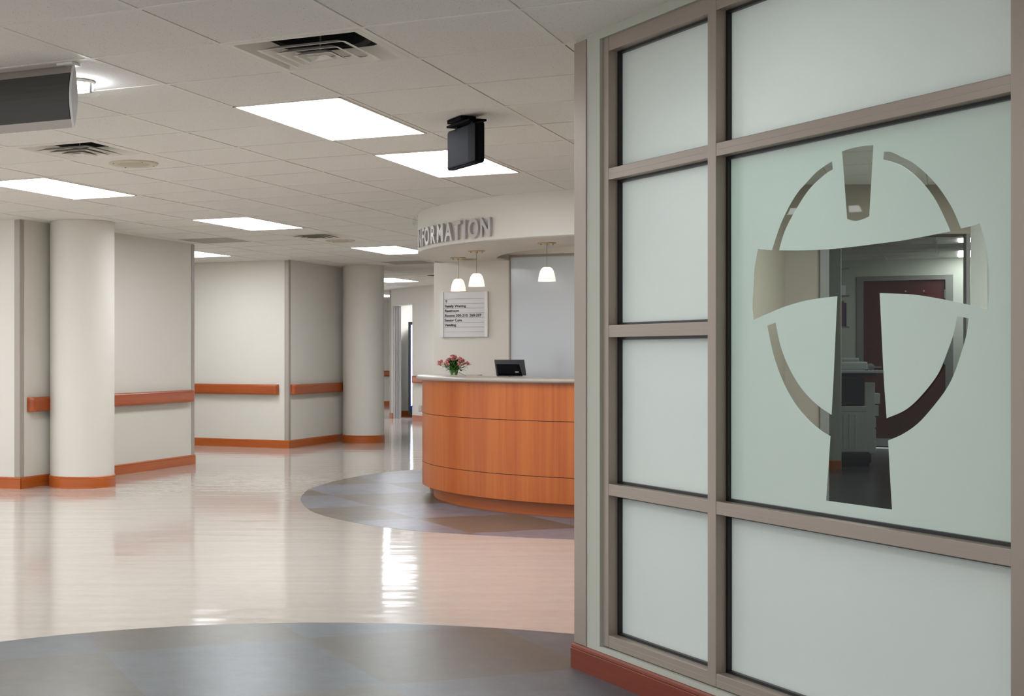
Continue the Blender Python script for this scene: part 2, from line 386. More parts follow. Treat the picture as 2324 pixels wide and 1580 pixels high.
# the grid line that each 2 by 4 light spans is left out by drawing the lights a hair below it
cl = thing('ceiling', (0, 0, CEIL), kind='structure')
tl.build('ceiling_tile', M['tile'], cl)['kind'] = 'stuff'
tb.build('ceiling_grid', M['tbar'], cl)
MB().box(-10, 12, -4, 36, CEIL+.12, CEIL+.16).build('ceiling_void', M['plenum'], cl)

# ------------------------------------------------------------------ recessed lights
def make_light(L, i, j, lab, mat='troffer', n=2):
    o = thing('ceiling_light', cell(i+.5, j+n/2, CEIL), lab, 'ceiling light', 'recessed fluorescent ceiling lights', rz=TH, local=True)
    w, h = T/2-W*1.0, T*n/2-W*1.0
    fr = MB()
    for sx in (-1, 1): fr.box(sx*w-(.012 if sx > 0 else 0), sx*w+(.012 if sx < 0 else 0), -h, h, -.004, .05)
    for sy in (-1, 1): fr.box(-w, w, sy*h-(.012 if sy > 0 else 0), sy*h+(.012 if sy < 0 else 0), -.004, .05)
    fr.build('frame', M['diffuser'], o)
    MB().box(-w+.012, w-.012, -h+.012, h-.012, -.003, .02).build('diffuser', M[mat], o)
    return o
labs = ['nearest and largest recessed ceiling light, in front of the black hanging box',
        'recessed ceiling light partly hidden behind the black hanging box',
        'recessed ceiling light at the left edge of the photo, beyond the round speaker',
        'recessed ceiling light over the middle of the hall, before the angled walls',
        'recessed ceiling light touching the letters of the INFORMATION sign',
        'recessed ceiling light half hidden by the corner of the left wall',
        'recessed ceiling light seen between the far column and the desk wall',
        'farthest recessed ceiling light, a sliver beside the far column']
proto = None
for k, (i, j) in enumerate(lights):
    lab = labs[k] if k < len(labs) else 'added unseen ceiling light brightening the hall'
    if proto is None: proto = make_light(None, i, j, lab); continue
    c = copy_tree(proto); c.location = cell(i+.5, j+1, CEIL); c['label'] = lab
for (i, j) in desk_fill_lights:
    c = copy_tree(proto); c.location = cell(i+.5, j+1, CEIL); c['label'] = 'added unseen light brightening the reception desk, hidden above the curved soffit'
    for ch in c.children:
        if ch.name.startswith('diffuser'): ch.data = ch.data.copy(); ch.data.materials[0] = M['desk_fill']
for (i, j) in office_fill_lights:
    c = copy_tree(proto); c.location = cell(i+.5, j+1, CEIL); c['label'] = 'added unseen ceiling light brightening the glazed office'

# ------------------------------------------------------------------ air diffusers, returns, speakers
def make_supply():
    o = thing('supply_air_diffuser', (0, 0, 0), rz=TH, local=True)
    h = T/2-.0125
    def ring(a, za, b, zb, n=6, ra=.0, rb=.0):   # rounded square frustum strip between half sizes a and b
        vs = []; fs = []
        def rs(s, r):
            out = []
            for cx_, cy_, a0 in ((s-r, s-r, 0), (-s+r, s-r, PI/2), (-s+r, -s+r, PI), (s-r, -s+r, 1.5*PI)):
                for q in range(n): t = a0+PI/2*q/(n-1); out.append((cx_+r*math.cos(t), cy_+r*math.sin(t)))
            return out
        A, B = rs(a, max(ra, .001)), rs(b, max(rb, .001)); m = len(A)
        vs = [(x, y, za) for x, y in A]+[(x, y, zb) for x, y in B]
        fs = [(k, (k+1) % m, m+(k+1) % m, m+k) for k in range(m)]
        return vs, fs
    pan = MB(); pan.add(*ring(h, 0, h-.028, -.001)); pan.add(*ring(h-.028, -.001, .245, .014, rb=.03)); pan.add(*ring(.245, .014, .195, .05, ra=.03, rb=.06))
    pan.build('pan', M['diffuser'], o, smooth=True, angle=30)
    for k, (a, b, z) in enumerate([(.195, .155, -.014), (.138, .104, -.019), (.085, .058, -.024)]):
        m = MB(); m.add(*ring(a, z, a-.012, z+.001, ra=.012, rb=.012)); m.add(*ring(a-.012, z+.001, b, z+.014, ra=.012, rb=.03)); m.add(*ring(a, z, b+.004, z+.017, ra=.012, rb=.03))
        m.build('louver', M['diffuser'], o, smooth=True, angle=30)
    c = MB(); c.add(*ring(.045, -.024, .001, -.012, ra=.008)); c.build('centre_cone', M['diffuser'], o)
    MB().tube((0, 0, .0), (0, 0, .09), .004).build('stem', M['steel'], o)
    MB().lathe([(.21, .048), (.19, .06), (.19, .118)], n=32).build('duct_collar', M['duct'], o)
    MB().cyl((0, 0, 0), .2, .112, .116).build('damper', M['duct'], o)
    return o
sp = None
for (i, j), lab in zip(supply, ['large square four way air diffuser nearest the camera, above the hall', 'square air diffuser near the hanging dark sign, beside a round speaker', 'small far square air diffuser beside the far round speaker', 'farthest air diffuser, just above the directory wall edge']):
    if sp is None: sp = make_supply(); o = sp
    else: o = copy_tree(sp)
    o.location = cell(i+.5, j+.5, CEIL); tag(o, lab, 'air diffuser', 'square supply air diffusers')
for (i, j), lab in zip(returns, ['flat grey return air grille above the left wall end', 'flat grey return air grille near the curved soffit']):
    m = MB(); m.obox(cell(i, j, CEIL-.001)+GA*.013+GB*.013, GA*(T-.026), GB*(T-.026), UP*.01)
    tag(m.build('return_air_grille', M['return'], base=cell(i+.5, j+.5, CEIL)), lab, 'air grille', 'flat return air grilles')
for (i, j), lab in zip([(-3, 5), (-5, 15)], ['round beige ceiling speaker beside the left square air diffuser', 'far round beige ceiling speaker beside the small far air diffuser']):
    c = cell(i+.5, j+.5)
    o = thing('ceiling_speaker', c, lab, 'ceiling speaker', 'round beige ceiling speakers')
    MB().lathe([(.16, .004), (.158, -.005), (.15, -.009), (.105, -.006)], c, 40).build('rim', M['beige_plastic'], o, smooth=True)
    MB().lathe([(.105, -.006), (.09, -.011), (.0005, -.013)], c, 40).build('grille', M['speaker_mesh'], o, smooth=True)
    for q in range(4):
        a = q*PI/2+.5; MB().cyl((c.x+.14*math.cos(a), c.y+.14*math.sin(a), c.z), .004, -.011, -.006, 8).build('screw', M['black'], o)

# round flush lamp by the hanging sign
c = cell(-.55, 1.62)
o = thing('flush_ceiling_lamp', c, 'round bright glass disc lamp on the ceiling behind the hanging dark sign', 'ceiling lamp')
MB().cyl(c, .085, -.012, .002, 40).build('canopy', M['silver'], o)
MB().lathe([(.078, -.012), (.078, -.034), (.06, -.04), (.0005, -.041)], c, 40).build('bulb_diffuser', M['disc_glow'], o, smooth=True)
MB().lathe([(.08, -.048), (.108, -.047), (.108, -.052), (.08, -.053)], c, 48).build('glass_disc', M['vase'], o)
MB().cyl((c.x+.07, c.y-.035, c.z), .008, -.055, -.01, 10).build('standoff', M['steel'], o)

# hanging dark sign, upper left
e0 = cell(-.185, 1.05, 0)
o = thing('hanging_sign_box', e0+UP*2.19, 'long dark charcoal sign box hanging under the ceiling at upper left', 'hanging sign')
L = 1.9; z0, z1, hw = 2.19, 2.456, .024
prof = []
n = 10
for k in range(n+1):
    t = k/n; prof.append((hw*math.sin(PI*t), z0+(z1-z0)*t))
def lens(o_, g0, g1, t0, t1, side):   # curved face strip between profile parameters
    vs = []; fs = []; m = 8
    for q in range(m+1):
        t = t0+(t1-t0)*q/m; x = side*hw*math.sin(PI*t); z = z0+(z1-z0)*t
        vs += [e0-GA*g0+GB*x+UP*z, e0-GA*g1+GB*x+UP*z]
    for q in range(m): fs.append((2*q, 2*q+1, 2*q+3, 2*q+2))
    return o_.add(vs, fs)
fm = MB()
for s in (-1, 1):
    lens(fm, .0, L, 0, .13, s); lens(fm, .0, L, .87, 1, s)
fm.build('housing', M['silver'], o)
fc = MB()
for s in (-1, 1): lens(fc, .004, L, .13, .87, s)
fc.build('face_panel', M['charcoal'], o)
cap = MB(); out = [(x, z) for x, z in prof]+[(-x, z) for x, z in prof[::-1][1:-1]]
vs = [e0+GB*(x*1.03)+UP*z for x, z in out]+[e0+GA*.012+GB*(x*1.03)+UP*z for x, z in out]; m = len(out)
cap.add(vs, [tuple(range(m)), tuple(range(2*m-1, m-1, -1))]+[(k, (k+1) % m, m+(k+1) % m, m+k) for k in range(m)])
cap.build('end_cap', M['endcap'], o)
MB().obox(e0+GB*(-.02)-GA*L+UP*2.45, GA*(L-.03), GB*.04, UP*.0135).build('mounting_rail', M['silver'], o)
MB().obox(e0+GB*(-.03)-GA*.06+UP*2.452, GA*.08, GB*.06, UP*.0105).build('ceiling_plate', M['signrail'], o)

# black hanging box, centre
P0 = at(1015, 7.32); P1 = P0+GD*.37
o = thing('hanging_display_box', (P0+P1)/2+UP*2.21, 'black square box hung on a bracket from the ceiling before a bright light', 'hanging display')
zt, zb = 2.425, 2.21
def rrect(w, h, r, n=5):
    out = []
    for cx_, cy_, a0 in ((w-r, h-r, 0), (r, h-r, PI/2), (r, r, PI), (w-r, r, 1.5*PI)):
        for q in range(n): t = a0+PI/2*q/(n-1); out.append((cx_+r*math.cos(t), cy_+r*math.sin(t)))
    return out
def slab(orig, ux, uz, un, w, h, d, r, name, mat, par, bevel=.004):
    O = rrect(w, h, r); m = len(O); vs = [orig+ux*a+uz*b for a, b in O]+[orig+ux*a+uz*b+un*d for a, b in O]
    return MB().add(vs, [tuple(range(m)), tuple(range(2*m-1, m-1, -1))]+[(k, (k+1) % m, m+(k+1) % m, m+k) for k in range(m)]).build(name, mat, par, bevel=bevel, smooth=True, angle=35)
slab(P0+UP*zb, GD, UP, -GN, .37, zt-zb-.005, .032, .018, 'screen_housing', M['black_satin'], o)
slab(P0+GD*.28+UP*(zb+.006)+GN*.02, GD, UP, -GN, .085, zt-zb-.017, .03, .01, 'rear_bulge', M['black_matt'], o)
slab(P0+UP*zb+GN*.006+GD*.012+UP*.008, GD, UP, -GN, .29, .014, .01, .004, 'bottom_lip', M['black_matt'], o)
br = MB(); b0 = P0+GD*.05+UP*2.43
br.obox(b0+GN*.03, GD*.27, -GN*.10, UP*.012)
br.obox(b0+GD*.05+UP*.012+GN*.05, GD*.16, -GN*.09, UP*.021)
br.obox(b0+GD*.04-GN*.0, GD*.03, -GN*.04, -UP*.03); br.obox(b0+GD*.22-GN*.0, GD*.03, -GN*.04, -UP*.03)
br.build('ceiling_bracket', M['black_matt'], o, bevel=.003)

# ------------------------------------------------------------------ walls of the hall
TW = .12
def wall_seg(mb, p, q, th_dir, z0=0, z1=CEIL+.03, th=TW):
    p, q = Vector(p), Vector(q); mb.obox(Vector((p.x, p.y, z0)), Vector((q.x-p.x, q.y-p.y, 0)), Vector(th_dir)*th, UP*(z1-z0)); return mb
def baseboard(name, p, q, nrm, mat='base', h=.105, lab=None, parent=None):
    p, q, nrm = Vector(p), Vector(q), Vector(nrm); m = MB()
    d = (q-p)
    m.sweep([(p, nrm), (q, nrm)], [(0, 0), (.016, 0), (.016, h*.80), (.0125, h*.82), (.0145, h*.85), (.013, h*.94), (.008, h), (0, h)])
    o = m.build(name, M[mat], parent)
    if parent is None: o['kind'] = 'structure'
    return o
A0 = Vector((-2.386, 12.5, 0)); A1 = A0+GB*3.188
m = MB(); wall_seg(m, A0, A1, -GA); wall_seg(m, A0-GA*5.5, A0-GA*TW, GB); wall_seg(m, A1-GB*TW-GA*5.0, A1-GB*TW-GA*TW, GB)
struct('wall_left', m, M['wall'])
baseboard('baseboard_left', A0-GB*.012, A1+GB*.016, GA); baseboard('baseboard_left', A0-GA*5.5, A0+GA*.016, -GB)
B0 = Vector((.098, 17.88, 0)); B1 = B0+GB*2.9
m = MB(); wall_seg(m, B0, B1, -GA); wall_seg(m, B0-GA*8, B0-GA*TW, GB); wall_seg(m, B1-GB*TW-GA*5, B1-GB*TW-GA*TW, GB)
struct('wall_middle', m, M['wall'])
baseboard('baseboard_middle', B0-GB*.012, B1+GB*.016, GA); baseboard('baseboard_middle', B0-GA*8, B0+GA*.016, -GB)
def guard(p, d1, d2, lab, z0=.105, w=.058, n=None, mat='guard'):
    m = MB(); p = Vector(p); t = .006
    # L shaped cover with a rounded nose: d1, d2 run along the two wall faces away from the corner, outside of the wall
    m.obox(p-d1*t-d2*t+UP*z0, d1*(w+t), d2*t, UP*(CEIL-z0-.004)); m.obox(p-d1*t+UP*z0, d1*t, d2*w, UP*(CEIL-z0-.004))
    o = m.build('corner_guard', M[mat], bevel=.0025, base=p)
    return tag(o, lab, 'corner guard', 'taupe corner guards on the wall corners')
guard(A0, GB, -GA, 'taupe corner guard left of the near round column')
guard(A1, -GB, -GA, 'taupe corner guard at the far end of the left wall')
guard(B0, GB, -GA, 'taupe corner guard in the middle, between two handrails')

# handrails
def rail(p, q, nrm, lab, z0=.70, z1=.835):
    p, q, nrm = Vector(p), Vector(q), Vector(nrm); d = (q-p).normalized(); h = z1-z0
    o = thing('handrail', (p+q)/2+UP*z0, lab, 'handrail', 'cherry wood handrails along the walls')
    pf = [(.03, z0+.012), (.036, z0+.003), (.05, z0), (.068, z0+.002), (.077, z0+.01), (.080, z0+.03), (.080, z1-.03), (.077, z1-.008), (.066, z1), (.045, z1), (.036, z1-.006), (.03, z1-.02)]
    m = MB().sweep([(p+d*.05, nrm), (q-d*.05, nrm)], pf); m.build('rail', M['rail'], o, smooth=True, angle=60)
    for e, s in ((p, 1), (q, -1)):
        path = []
        for k in range(7):
            a = PI/2*k/6; r = .05
            path.append((e+d*s*(r-r*math.sin(a))-nrm*(.0), nrm*1.0, a))
        # returned end: the outer face sweeps back to the wall
        m = MB(); vs = []; mm = len(pf)
        for q_, nn, a in path:
            for off, z in pf: vs.append(q_+nrm*(off*(math.cos(a)*.75+.25) if a > 0 else off)+UP*z)
        fs = []
        for k in range(6):
            for w in range(mm): fs.append((k*mm+w, (k+1)*mm+w, (k+1)*mm+(w+1) % mm, k*mm+(w+1) % mm))
        fs += [tuple(range(mm)), tuple(6*mm+w for w in range(mm))]
        m.add(vs, fs).build('end_cap', M['rail'], o, smooth=True, angle=60)
    n = max(2, int((q-p).length/.8)+1)
    for k in range(n):
        c = p+(q-p)*((k+.5)/n); MB().obox(c-d*.03+UP*(z0+.03), d*.06, nrm*.04, UP*(h-.06)).build('wall_bracket', M['black'], o)
    return o
rail(A0+GB*.10, A0+GB*3.10, GA, 'cherry handrail on the left wall passing behind the near column')
rail(B0-GA*3.0, B0-GA*.135, -GB, 'cherry handrail on the middle wall left of its corner guard')
rail(B0+GB*.04, B0+GB*1.95, GA, 'short cherry handrail on the middle wall beside the far column')

# round columns
def column(c, r, lab):
    o = thing('round_column', c, lab, 'column', 'round cream columns')
    MB().cyl(c, r, 0, CEIL+.02, 96).build('shaft', M['wall'], o, smooth=True)
    MB().lathe([(r, 0), (r+.012, 0), (r+.012, .088), (r+.009, .09), (r+.01, .1), (r+.004, .107), (r, .107)], c, 96).build('base_trim', M['base'], o, smooth=True, angle=25)
    MB().lathe([(r, CEIL-.006), (r+.008, CEIL-.006), (r+.008, CEIL)], c, 96).build('ceiling_trim', M['tbar'], o, smooth=True, angle=25)
column(Vector((-1.862, 12.83, 0)), .298, 'thick round cream column nearest, at the left of the hall')
column(Vector((1.153, 19.18, 0)), .288, 'smaller looking round cream column at the far end of the middle wall')

# far corridor wall with the vending alcove
Q = Vector((2.435, 25.3, 0)); gi = -GN                      # gi: into the wall
def Wq(t, u=0): return Q-GD*t+gi*u
m = MB()
wall_seg(m, Wq(-6), Wq(0), gi, th=.15); wall_seg(m, Wq(.916), Wq(1.063), gi, th=.15); wall_seg(m, Wq(0), Wq(.916), gi, z0=2.17, th=.15)
wall_seg(m, Wq(1.063), Wq(1.063)+Vector((.12, .9, 0)), (1, 0, 0), th=.1)
struct('wall_far', m, M['wall'])
m = MB(); wall_seg(m, (2.2, 27.10, 0), (2.95, 27.52, 0), GB); wall_seg(m, (2.95, 27.52, 0), (6, 26.0, 0), GB); wall_seg(m, (4.6, 21.5, 0), (6, 26.0, 0), GA)
struct('wall_alcove', m, M['wall'])
baseboard('baseboard_far', Wq(0), Wq(-6), GN); baseboard('baseboard_far', Wq(1.063), Wq(.916), GN)
baseboard('baseboard_alcove', (2.2, 27.09, 0), (2.95, 27.5, 0), Vector((.487, -.873, 0)))
guard(Wq(1.063), GD, gi, 'thin taupe corner guard beside the far column, left of the vending alcove')
rail(Wq(-.08), Wq(-3), GN, 'short far handrail between the alcove opening and the reception desk')
# folded partition standing in the opening
ac = MB(); 
for k in range(5):
    p = Wq(.90-.0*k, .005+k*.03); ac.obox(p, GD*.03, gi*.024, UP*2.15); ac.obox(p+GD*.03+gi*.004, GD*.012, gi*.014, UP*2.15)
o = ac.build('door_1', M['accordion'], base=Wq(.9)); o['kind'] = 'structure'
# door jamb trims of the opening
m = MB(); m.obox(Wq(0.02, -.004), GD*.05, gi*.16, UP*2.17); m.obox(Wq(.93, -.004)+UP*2.15, GD*.95, gi*.16, UP*.03)
struct('trim_1', m, M['wall'])
# vending machine
va = at(931.5, 26.6); vb = va+Vector((.95, -.3, 0))
o = thing('vending_machine', (va+vb)/2, 'tall vending machine with glowing white front in the far alcove', 'vending machine')
vd = (vb-va).normalized(); vn = Vector((vd.y, -vd.x, 0))
if vn.y > 0: vn = -vn
MB().obox(va-vd*.04+vn*.012+UP*.06, vd*.04, -vn*.66, UP*1.80).build('side_panel', M['black'], o)
MB().obox(va+UP*.06, vd*.75, -vn*.65, UP*1.80).build('cabinet', M['black'], o)
MB().obox(va+vd*.012+vn*.004+UP*.17, vd*.7, vn*.008, UP*1.63).build('lit_front', M['vend_front'], o)
MB().obox(va+vn*.01+UP*.17, vd*.007, vn*.012, UP*1.63).build('blue_edge', M['vend_blue'], o)
pz = [(va+vd*.012+vn*.014, .17), (va+vd*.16+vn*.014, .17), (va+vd*.16+vn*.014, .36), (va+vd*.012+vn*.014, .22)]
mb = MB(); mb.add([p+UP*z for p, z in pz]+[p+UP*z+vn*.004 for p, z in pz], [(0, 1, 2, 3), (7, 6, 5, 4), (0, 1, 5, 4), (1, 2, 6, 5), (2, 3, 7, 6), (3, 0, 4, 7)]); mb.build('blue_graphic', M['vend_blue'], o)
MB().obox(va+UP*0+vn*-.05, vd*.74, -vn*.6, UP*.06).build('plinth', M['black'], o)

c = copy_tree(proto); c.location = (3.15, 26.5, CEIL-.004); c['label'] = 'added unseen light brightening the far vending alcove, hidden by its wall'  # unseen lamp added to lift the alcove walls
# end of the corridor
m = MB(); wall_seg(m, (-1.0, 34.6, 0), (4.4, 31.9, 0), GB)
struct('wall_back', m, M['wall'])
baseboard('baseboard_back', (-1.0, 34.6, 0), (4.4, 31.9, 0), Vector((-.447, -.894, 0)))
rail(Vector((1.4, 33.4, 0)), Vector((2.9, 32.65, 0)), Vector((-.447, -.894, 0)), 'tiny distant handrail seen just right of the far column')

# ------------------------------------------------------------------ desk wall, soffit, back panel
D0 = Vector((1.476, 13.22, 0)); D1 = D0+GA*3.15
m = MB(); wall_seg(m, D0, D0+GA*.745, GB, th=.14); wall_seg(m, D0+GA*2.6, D1, GB, th=.14)
wall_seg(m, D0+GA*.745, D0+GA*2.6, GB, z0=2.165, th=.14); wall_seg(m, D0+GA*.745, D0+GA*2.6, GB, z1=.72, th=.14)
wall_seg(m, D0+GB*.14, D0+GB*2.3, GA, th=.14)
struct('wall_desk', m, M['wall'])
w2 = thing('window_2', D0+GA*1.67+UP*.72, kind='structure')
MB().obox(D0+GA*.757+GB*.012+UP*.72, GA*1.843, GB*.02, UP*1.445).build('glass_panel', M['panel'], w2)
m = MB(); m.obox(D0+GA*.745-GB*.004+UP*.72, GA*.012, GB*.04, UP*1.445); m.obox(D0+GA*.745-GB*.006+UP*2.145, GA*1.855, GB*.045, UP*.02)
m.build('panel_frame', M['frame'], w2)

def arc(c, r, a0, a1, n): return [(c[0]+r*math.cos(math.radians(a0+(a1-a0)*k/n)), c[1]+r*math.sin(math.radians(a0+(a1-a0)*k/n))) for k in range(n+1)]
CS, RS = (3.274, 11.992), 2.066
CI, RI = (3.855, 12.349), 1.89
SB = 2.115
sf = MB()
# the outer band: from the desk wall's left end round the front
outer = arc(CS, RS, 146, 273, 90)
inner = arc(CI, RI, 170, 263, 70)
nO, nI = len(outer), len(inner)
for ring in (outer, inner):
    vs = [(x, y, SB) for x, y in ring]+[(x, y, CEIL+.01) for x, y in ring]; n = len(ring)
    sf.add(vs, [(k, k+1, n+k+1, n+k) for k in range(n-1)])
# underside, between the two curves and back to the wall
wl = [(D0.x, D0.y), (D0.x+GA.x*.745+.0, D0.y+GA.y*.745)]
under = outer + inner[::-1]+[(D0+GA*.745).to_tuple()[:2], (D0+GA*.0).to_tuple()[:2], (D0+GB*.14).to_tuple()[:2]]
cu = bpy.data.curves.new('u', 'CURVE'); cu.dimensions = '2D'; cu.fill_mode = 'BOTH'; cu.extrude = .006
s = cu.splines.new('POLY'); s.points.add(len(under)-1)
for k, (x, y) in enumerate(under): s.points[k].co = (x, y, 0, 1)
s.use_cyclic_u = True
trm = thing('trim_2', (CS[0], CS[1], SB), kind='structure')
sf.build('soffit_band', M['wall'], trm, smooth=True)
curve_mesh(cu, 'soffit_underside', M['wall'], trm, Matrix.Translation((0, 0, SB+.0062)))

# INFORMATION letters stand proud of the curved soffit
sg = thing('sign_lettering', (CS[0]-1.7, CS[1]-1.2, 2.15), 'raised grey metal letters reading INFORMATION on the curved soffit', 'sign')
for ch, deg in zip("INFORMATION", [184.6, 186.6, 189.6, 192.7, 196.4, 200.3, 204.1, 207.6, 210.4, 213.3, 217.0]):
    a = math.radians(deg); nrm = Vector((math.cos(a), math.sin(a), 0)); right = Vector((-math.sin(a), math.cos(a), 0))
    p = Vector((CS[0], CS[1], 0))+nrm*(RS+.024)+UP*2.158
    # readable from outside: text right runs with increasing angle when seen from outside
    o = text_mesh(ch, 'letter', M['letters'], sg, p, right, UP,   .205, sx=.76, ext=.009, off=.0045, align='CENTER', bev=.0012)

# directory sign
dsx = D0+GA*.072-GB*.002
ux = GA
sw, sh, sz = .471, .428, 1.397
o = thing('directory_sign', D0+GA*.33+UP*sz, 'silver wall directory listing rooms, below two pendant lamps', 'sign')
S = dsx
curved = MB(); n = 12
for zz0, zz1 in [(sz, sz+sh)]:
    path = []
    for k in range(n+1):
        t = k/n; path.append((S+ux*(.025+(sw-.05)*t)-GB*(.014+.006*math.sin(PI*t)), -GB))
    curved.sweep(path, [(0, zz0), (0, zz1), (-.006, zz1), (-.006, zz0)])
curved.build('face_panel', M['sign'], o, smooth=True, angle=20)
for s_ in (0, sw-.03): MB().obox(S+ux*s_+UP*(sz-.003), ux*.031, -GB*.022, UP*(sh+.006)).build('side_rail', M['signrail'], o)
MB().obox(S+ux*.02+UP*sz, ux*(sw-.04), -GB*.01, UP*sh).build('back_plate', M['signrail'], o)
sl = MB()
rows = [sz+sh*(1-q) for q in (.153, .255, .36, .466, .572, .677, .783, .888)]
for z in rows:
    path = [(S+ux*(.027+(sw-.054)*k/n)-GB*(.0148+.006*math.sin(PI*k/n)), -GB) for k in range(n+1)]
    sl.sweep(path, [(0, z-.0011), (.0012, z-.0011), (.0012, z+.0011), (0, z+.0011)])
sl.build('slat_line', M['slat_joint'], o)['label'] = 'thin dark joints between the sign slats'
for q, tx in enumerate(["Family Waiting", "Restroom", "Rooms 200-210, 260-277", "Senior Care", "Vending"]):
    z = (rows[q+1]+rows[q+2])/2-.0125
    # each line is bent to the face by placing it on the local chord
    text_mesh(tx, 'lettering', M['ink'], o, S+ux*.045-GB*.0215+UP*z, ux, UP, .0345, sx=1.03, ext=.0005, off=.0006)
z = (rows[0]+rows[1])/2
am = MB(); p = S+ux*.060-GB*.0205+UP*z
am.obox(p-ux*.0018-UP*.014, ux*.0036, -GB*.001, UP*.026)
for s_ in (-1, 1): am.add([p+UP*.014, p+UP*.0095, p+ux*s_*.0115-UP*.001, p+ux*s_*.0115+UP*.0035]+[v-GB*.001 for v in (p+UP*.014, p+UP*.0095, p+ux*s_*.0115-UP*.001, p+ux*s_*.0115+UP*.0035)], [(0, 1, 2, 3), (7, 6, 5, 4), (0, 1, 5, 4), (1, 2, 6, 5), (2, 3, 7, 6), (3, 0, 4, 7)])
am.build('arrow', M['ink'], o)

# pendants
def make_pendant():
    o = thing('pendant_lamp', (0, 0, 0), local=True)
    MB().cyl((0, 0, 0), .072, -.006, 0, 32).build('canopy', M['brass'], o)
    for sx in (-1, 1): MB().lathe([(.006, -.006), (.006, -.016), (.0005, -.018)], (sx*.048, 0, 0), 10).build('canopy_screw', M['brass'], o)
    MB().lathe([(.009, -.006), (.009, -.018), (.003, -.022), (.0005, -.023)], (0, 0, 0), 12).build('cord_grip', M['brass'], o)
    MB().tube((0, 0, -.02), (0, 0, -.195), .0022).build('cord', M['cable'], o)
    MB().lathe([(.0005, -.187), (.012, -.188), (.014, -.197)], n=16).build('socket_cap', M['brass'], o)
    pr = [(.012, -.192), (.027, -.193), (.041, -.203), (.052, -.222), (.060, -.248), (.0655, -.275), (.0695, -.305)]
    MB().lathe(pr+[(r-.003, z) for r, z in pr[::-1]], n=48).build('lamp_shade', M['shade'], o, smooth=True, angle=50)
    MB().lathe([(.0005, -.222), (.014, -.23), (.02, -.248), (.014, -.264), (.0005, -.27)], n=20).build('bulb', M['bulb'], o, smooth=True)
    return o
pp = None
for (x, y), lab in zip([(1.623, 12.54), (1.672, 11.71), (2.11, 10.87)], ['leftmost and lowest of the three white glass pendant lamps', 'middle of the three white glass pendant lamps, right above the directory sign', 'white glass pendant lamp hanging alone in front of the blue grey panel']):
    if pp is None: pp = make_pendant(); o = pp
    else: o = copy_tree(pp)
    o.location = (x, y, SB); tag(o, lab, 'pendant lamp', 'white glass pendant lamps over the desk')
dl = Vector((1.74, 12.72, SB))
o = thing('recessed_downlight', dl, 'small round recessed fitting in the soffit beside the leftmost pendant', 'downlight')
MB().lathe([(.075, 0), (.075, -.005), (.055, -.006), (.05, .0)], dl, 32).build('rim', M['brass'], o); MB().cyl(dl, .052, -.002, .003).build('baffle', M['black'], o)
cb = Vector((1.235, 12.3, 0)) 
o = thing('clear_ceiling_fitting', Vector((1.19, 12.2, 2.43)), 'tiny clear fitting under the ceiling at the left edge of the curved soffit', 'ceiling fitting')
MB().lathe([(.0005, -.05), (.012, -.045), (.018, -.03), (.018, .0), (.006, .03)], (1.19, 12.2, 2.43), 16).build('clear_dome', M['vase'], o, smooth=True)

# ------------------------------------------------------------------ reception desk
CD, RD = (3.07, 11.79), 1.845
def ring_sweep(r, prof, a0=158, a1=277, n=110):
    path = []
    for k in range(n+1):
        a = math.radians(a0+(a1-a0)*k/n); nr = Vector((math.cos(a), math.sin(a), 0)); path.append((Vector((CD[0], CD[1], 0))+nr*r, nr))
    return MB().sweep(path, prof)
dk = thing('reception_desk', (CD[0]-RD*.8, CD[1]-RD*.6, 0), 'curved honey cherry reception desk with two dark horizontal grooves', 'reception desk')
bands = [(.112, .306), (.3105, .7245), (.729, 1.012)]
for z0, z1 in bands:
    ring_sweep(RD, [(0, z0), (0, z1), (-.02, z1), (-.02, z0)]).build('front_panel', M['desk'], dk, smooth=True, angle=30)
ring_sweep(RD-.008, [(0, .114), (0, 1.011), (-.03, 1.011), (-.03, .114)]).build('groove_backing', M['groove'], dk, smooth=True, angle=30)
ring_sweep(RD-.10, [(0, 0), (0, .112), (-.02, .112), (-.02, 0)]).build('toe_kick', M['base'], dk, smooth=True, angle=30)
ring_sweep(RD-.45, [(0, 0), (0, 1.01), (.02, 1.01), (.02, 0)]).build('inner_panel', M['desk'], dk, smooth=True, angle=30)
ring_sweep(RD-.42, [(-.6, .74), (-.6, .70), (0, .70), (0, .74)]).build('work_surface', M['counter'], dk, smooth=True, angle=30)
for aa in (158, 277):
    a = math.radians(aa); nr = Vector((math.cos(a), math.sin(a), 0)); tg = Vector((-nr.y, nr.x, 0)); c = Vector((CD[0], CD[1], 0))
    MB().obox(c+nr*(RD-.45)-tg*.01, nr*.45, tg*.02, UP*1.01).build('end_panel', M['desk'], dk)
a = math.radians(172); nr = Vector((math.cos(a), math.sin(a), 0)); tg = Vector((-nr.y, nr.x, 0)); c = Vector((CD[0], CD[1], 0))+nr*(RD-.003)
MB().obox(c+UP*.725-tg*.02, nr*.042, tg*.04, UP*.055).build('bumper', M['endcap'], dk, bevel=.01)
ct = ring_sweep(RD, [(.046, 1.02), (.052, 1.028), (.053, 1.038), (.048, 1.045), (.04, 1.048), (-.47, 1.048), (-.47, 1.013), (.036, 1.013)], 156, 277.5).build('countertop', M['counter'], base=(CD[0]-RD*.8, CD[1]-RD*.6, 1.013), smooth=True, angle=45)
tag(ct, 'speckled grey curved countertop on the cherry reception desk', 'countertop')

